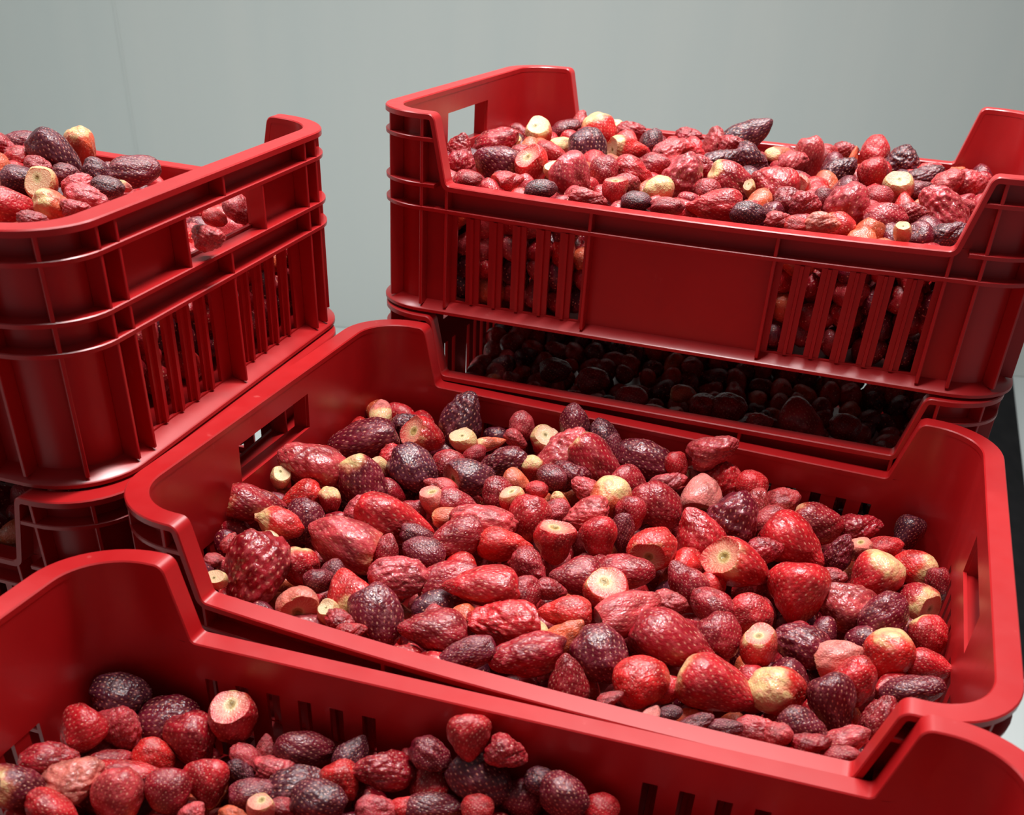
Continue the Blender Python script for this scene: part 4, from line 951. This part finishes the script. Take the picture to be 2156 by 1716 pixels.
for k, txt in BERRIES.items():
    rows = [l.split() for l in txt.strip().splitlines()]
    pos = np.array([[float(v) for v in r[:3]] for r in rows]); ALLPOS[k] = (pos, np.array([(float(r[3])+float(r[4]))/4 for r in rows]))
    # rows of the bed, counted from the near rim, and places in them, counted from the left
    nrow = max(1, int(round(np.ptp(pos[:, 1])/.027)))
    band = np.minimum(((pos[:, 1]-pos[:, 1].min())/(np.ptp(pos[:, 1])+1e-9)*nrow).astype(int), nrow-1)
    used = sorted(set(band)); band = np.array([used.index(v) for v in band])
    for i, r in enumerate(rows):
        sh, co, pale = r[8], r[9], float(r[10])
        rank = int(np.sum((band == band[i]) & (pos[:, 0] < pos[i, 0])))
        L_, W_ = float(r[3]), float(r[4])
        ax = Vector([float(v) for v in r[5:8]]).normalized()
        me = MESHES[sh][rng.randint(len(MESHES[sh]))]
        o = bpy.data.objects.new('strawberry', me); COL.objects.link(o)
        z = ax; ref = Vector((0, 0, 1)) if abs(z.z) < .9 else Vector((0, 1, 0))
        x = ref.cross(z).normalized(); y = z.cross(x)
        roll = rng.uniform(0, 2*math.pi) if abs(z.z) > .6 else (rng.choice([0, math.pi])+rng.uniform(-.3, .3))
        x2 = x*math.cos(roll)+y*math.sin(roll); y2 = z.cross(x2)
        Rm = Matrix((x2, y2, z)).transposed().to_4x4()
        S = Matrix.Diagonal((W_*1.18, W_*rng.uniform(.95, 1.12), L_*1.15, 1))
        o.matrix_world = MW[k] @ Matrix.Translation(Vector(pos[i])) @ Rm @ S
        c = srgb(*COLS[co]); j = rng.uniform(.85, 1.15)
        o.color = (c[0]*j, c[1]*j, c[2]*j*rng.uniform(.9, 1.1), pale)
        extra = ''
        if sh != 'f' and co not in 'yg':
            extra = 'pale-topped ' if pale >= .3 else ('pale-tipped ' if pale < -.2 else '')
        lab = f"{extra}{WORD[co]} {FORM[sh]} strawberry, {CR[k]}, {ORD[band[i]]} row from front, {ORD[rank]} from left"
        if k in 'D': lab = f"{WORD[co]} {FORM[sh]} strawberry, {CR[k]}, {ORD[rank]} from left in {ORD[band[i]]} row"
        tag(o, lab, 'strawberry', 'strawberries in the '+CR[k])

# ------------------------------------------------------------------ the berries below the top layer, too many to single out
def bed(k, x, y):
    if k == 'B': return .097-.03*np.clip(x/.28, 0, 1)*(.5+.5*y/.2)
    if k == 'E': return .128-.034*float(np.clip((x-.06)/.12, 0, 1))
    return {'C': .116, 'A': .062, 'F': .125, 'D': .044+.042*float(np.clip((y-.02)/.12, 0, 1))}[k]
lowres = [berry_mesh('l', s, q*7+3, nu=15, nv=20, seeds=False) for q, s in enumerate('kkreewwr')]
PV, PQ, PT, PC = [], [], [], []; base_i = 0
palette = [srgb(*COLS[c]) for c in 'mmrrddbpxpo']
def add_fill(k, p, s):
    global base_i
    P, Q, T, A_ = lowres[rng.randint(len(lowres))]
    q = Euler(rng.uniform(0, 6.28, 3)).to_matrix()
    Mx = np.array(MW[k].to_3x3() @ q) @ np.diag([s*rng.uniform(.75, .9), s*rng.uniform(.7, .85), s])
    P2 = P@Mx.T + np.array(MW[k] @ Vector(p))
    PV.append(P2); PQ.append(Q+base_i); PT.append(T+base_i)
    c = palette[rng.randint(len(palette))]; PC.append(np.tile([c[0], c[1], c[2], 1.], (len(P), 1)))
    base_i += len(P)
ALLPOS['F'] = (np.array([[9., 9., 9.]]), np.array([.01]))
for k in 'CBAEDF':
    pos, rad = ALLPOS[k]
    xi, yi = LX-RIM_W-.014, WY-RIM_W-.014
    sp = .026
    for layer in range(5):
        n = 0
        for gx in np.arange(-xi, xi+.001, sp):
            for gy in np.arange(-yi, yi+.001, sp*.92):
                x = float(np.clip(gx+rng.uniform(-.006, .006), -xi, xi)); y = float(np.clip(gy+rng.uniform(-.006, .006), -yi, yi))
                if math.hypot(max(0, abs(x)-(LX-RC)), max(0, abs(y)-(WY-RC))) > RC-RIM_W-.012: continue
                z = bed(k, x, y)-.011-layer*.021+rng.uniform(-.004, .003)
                pass
                if z < .016: continue
                if layer == 0 and k == 'C' and abs(y) > yi-.012: z -= .004
                if layer > 1:
                    near = (k == 'D' and y > .13) or (k == 'C' and y < -yi+.05) or (k == 'E' and x > xi-.05)
                    if not near: continue
                if layer > 0 and (k == 'F' or (k == 'D' and y < .1)): continue
                d = np.linalg.norm(pos-np.array([x, y, z]), axis=1)
                if (d < rad+(.0085 if layer == 0 else .006)).any(): continue
                add_fill(k, (x, y, z), rng.uniform(.026, .036)); n += 1
me = to_mesh('strawberries_below', np.vstack(PV), np.vstack(PQ), np.vstack(PT), dict(tint=np.vstack(PC)), MAT_FILL)
o = bpy.data.objects.new('strawberries', me); COL.objects.link(o)
o['kind'] = 'stuff'; tag(o, 'mass of small frozen strawberries filling the crates below the top layer', 'strawberries')
print('fill berries', len(PV), 'tris about', len(PV)*600)
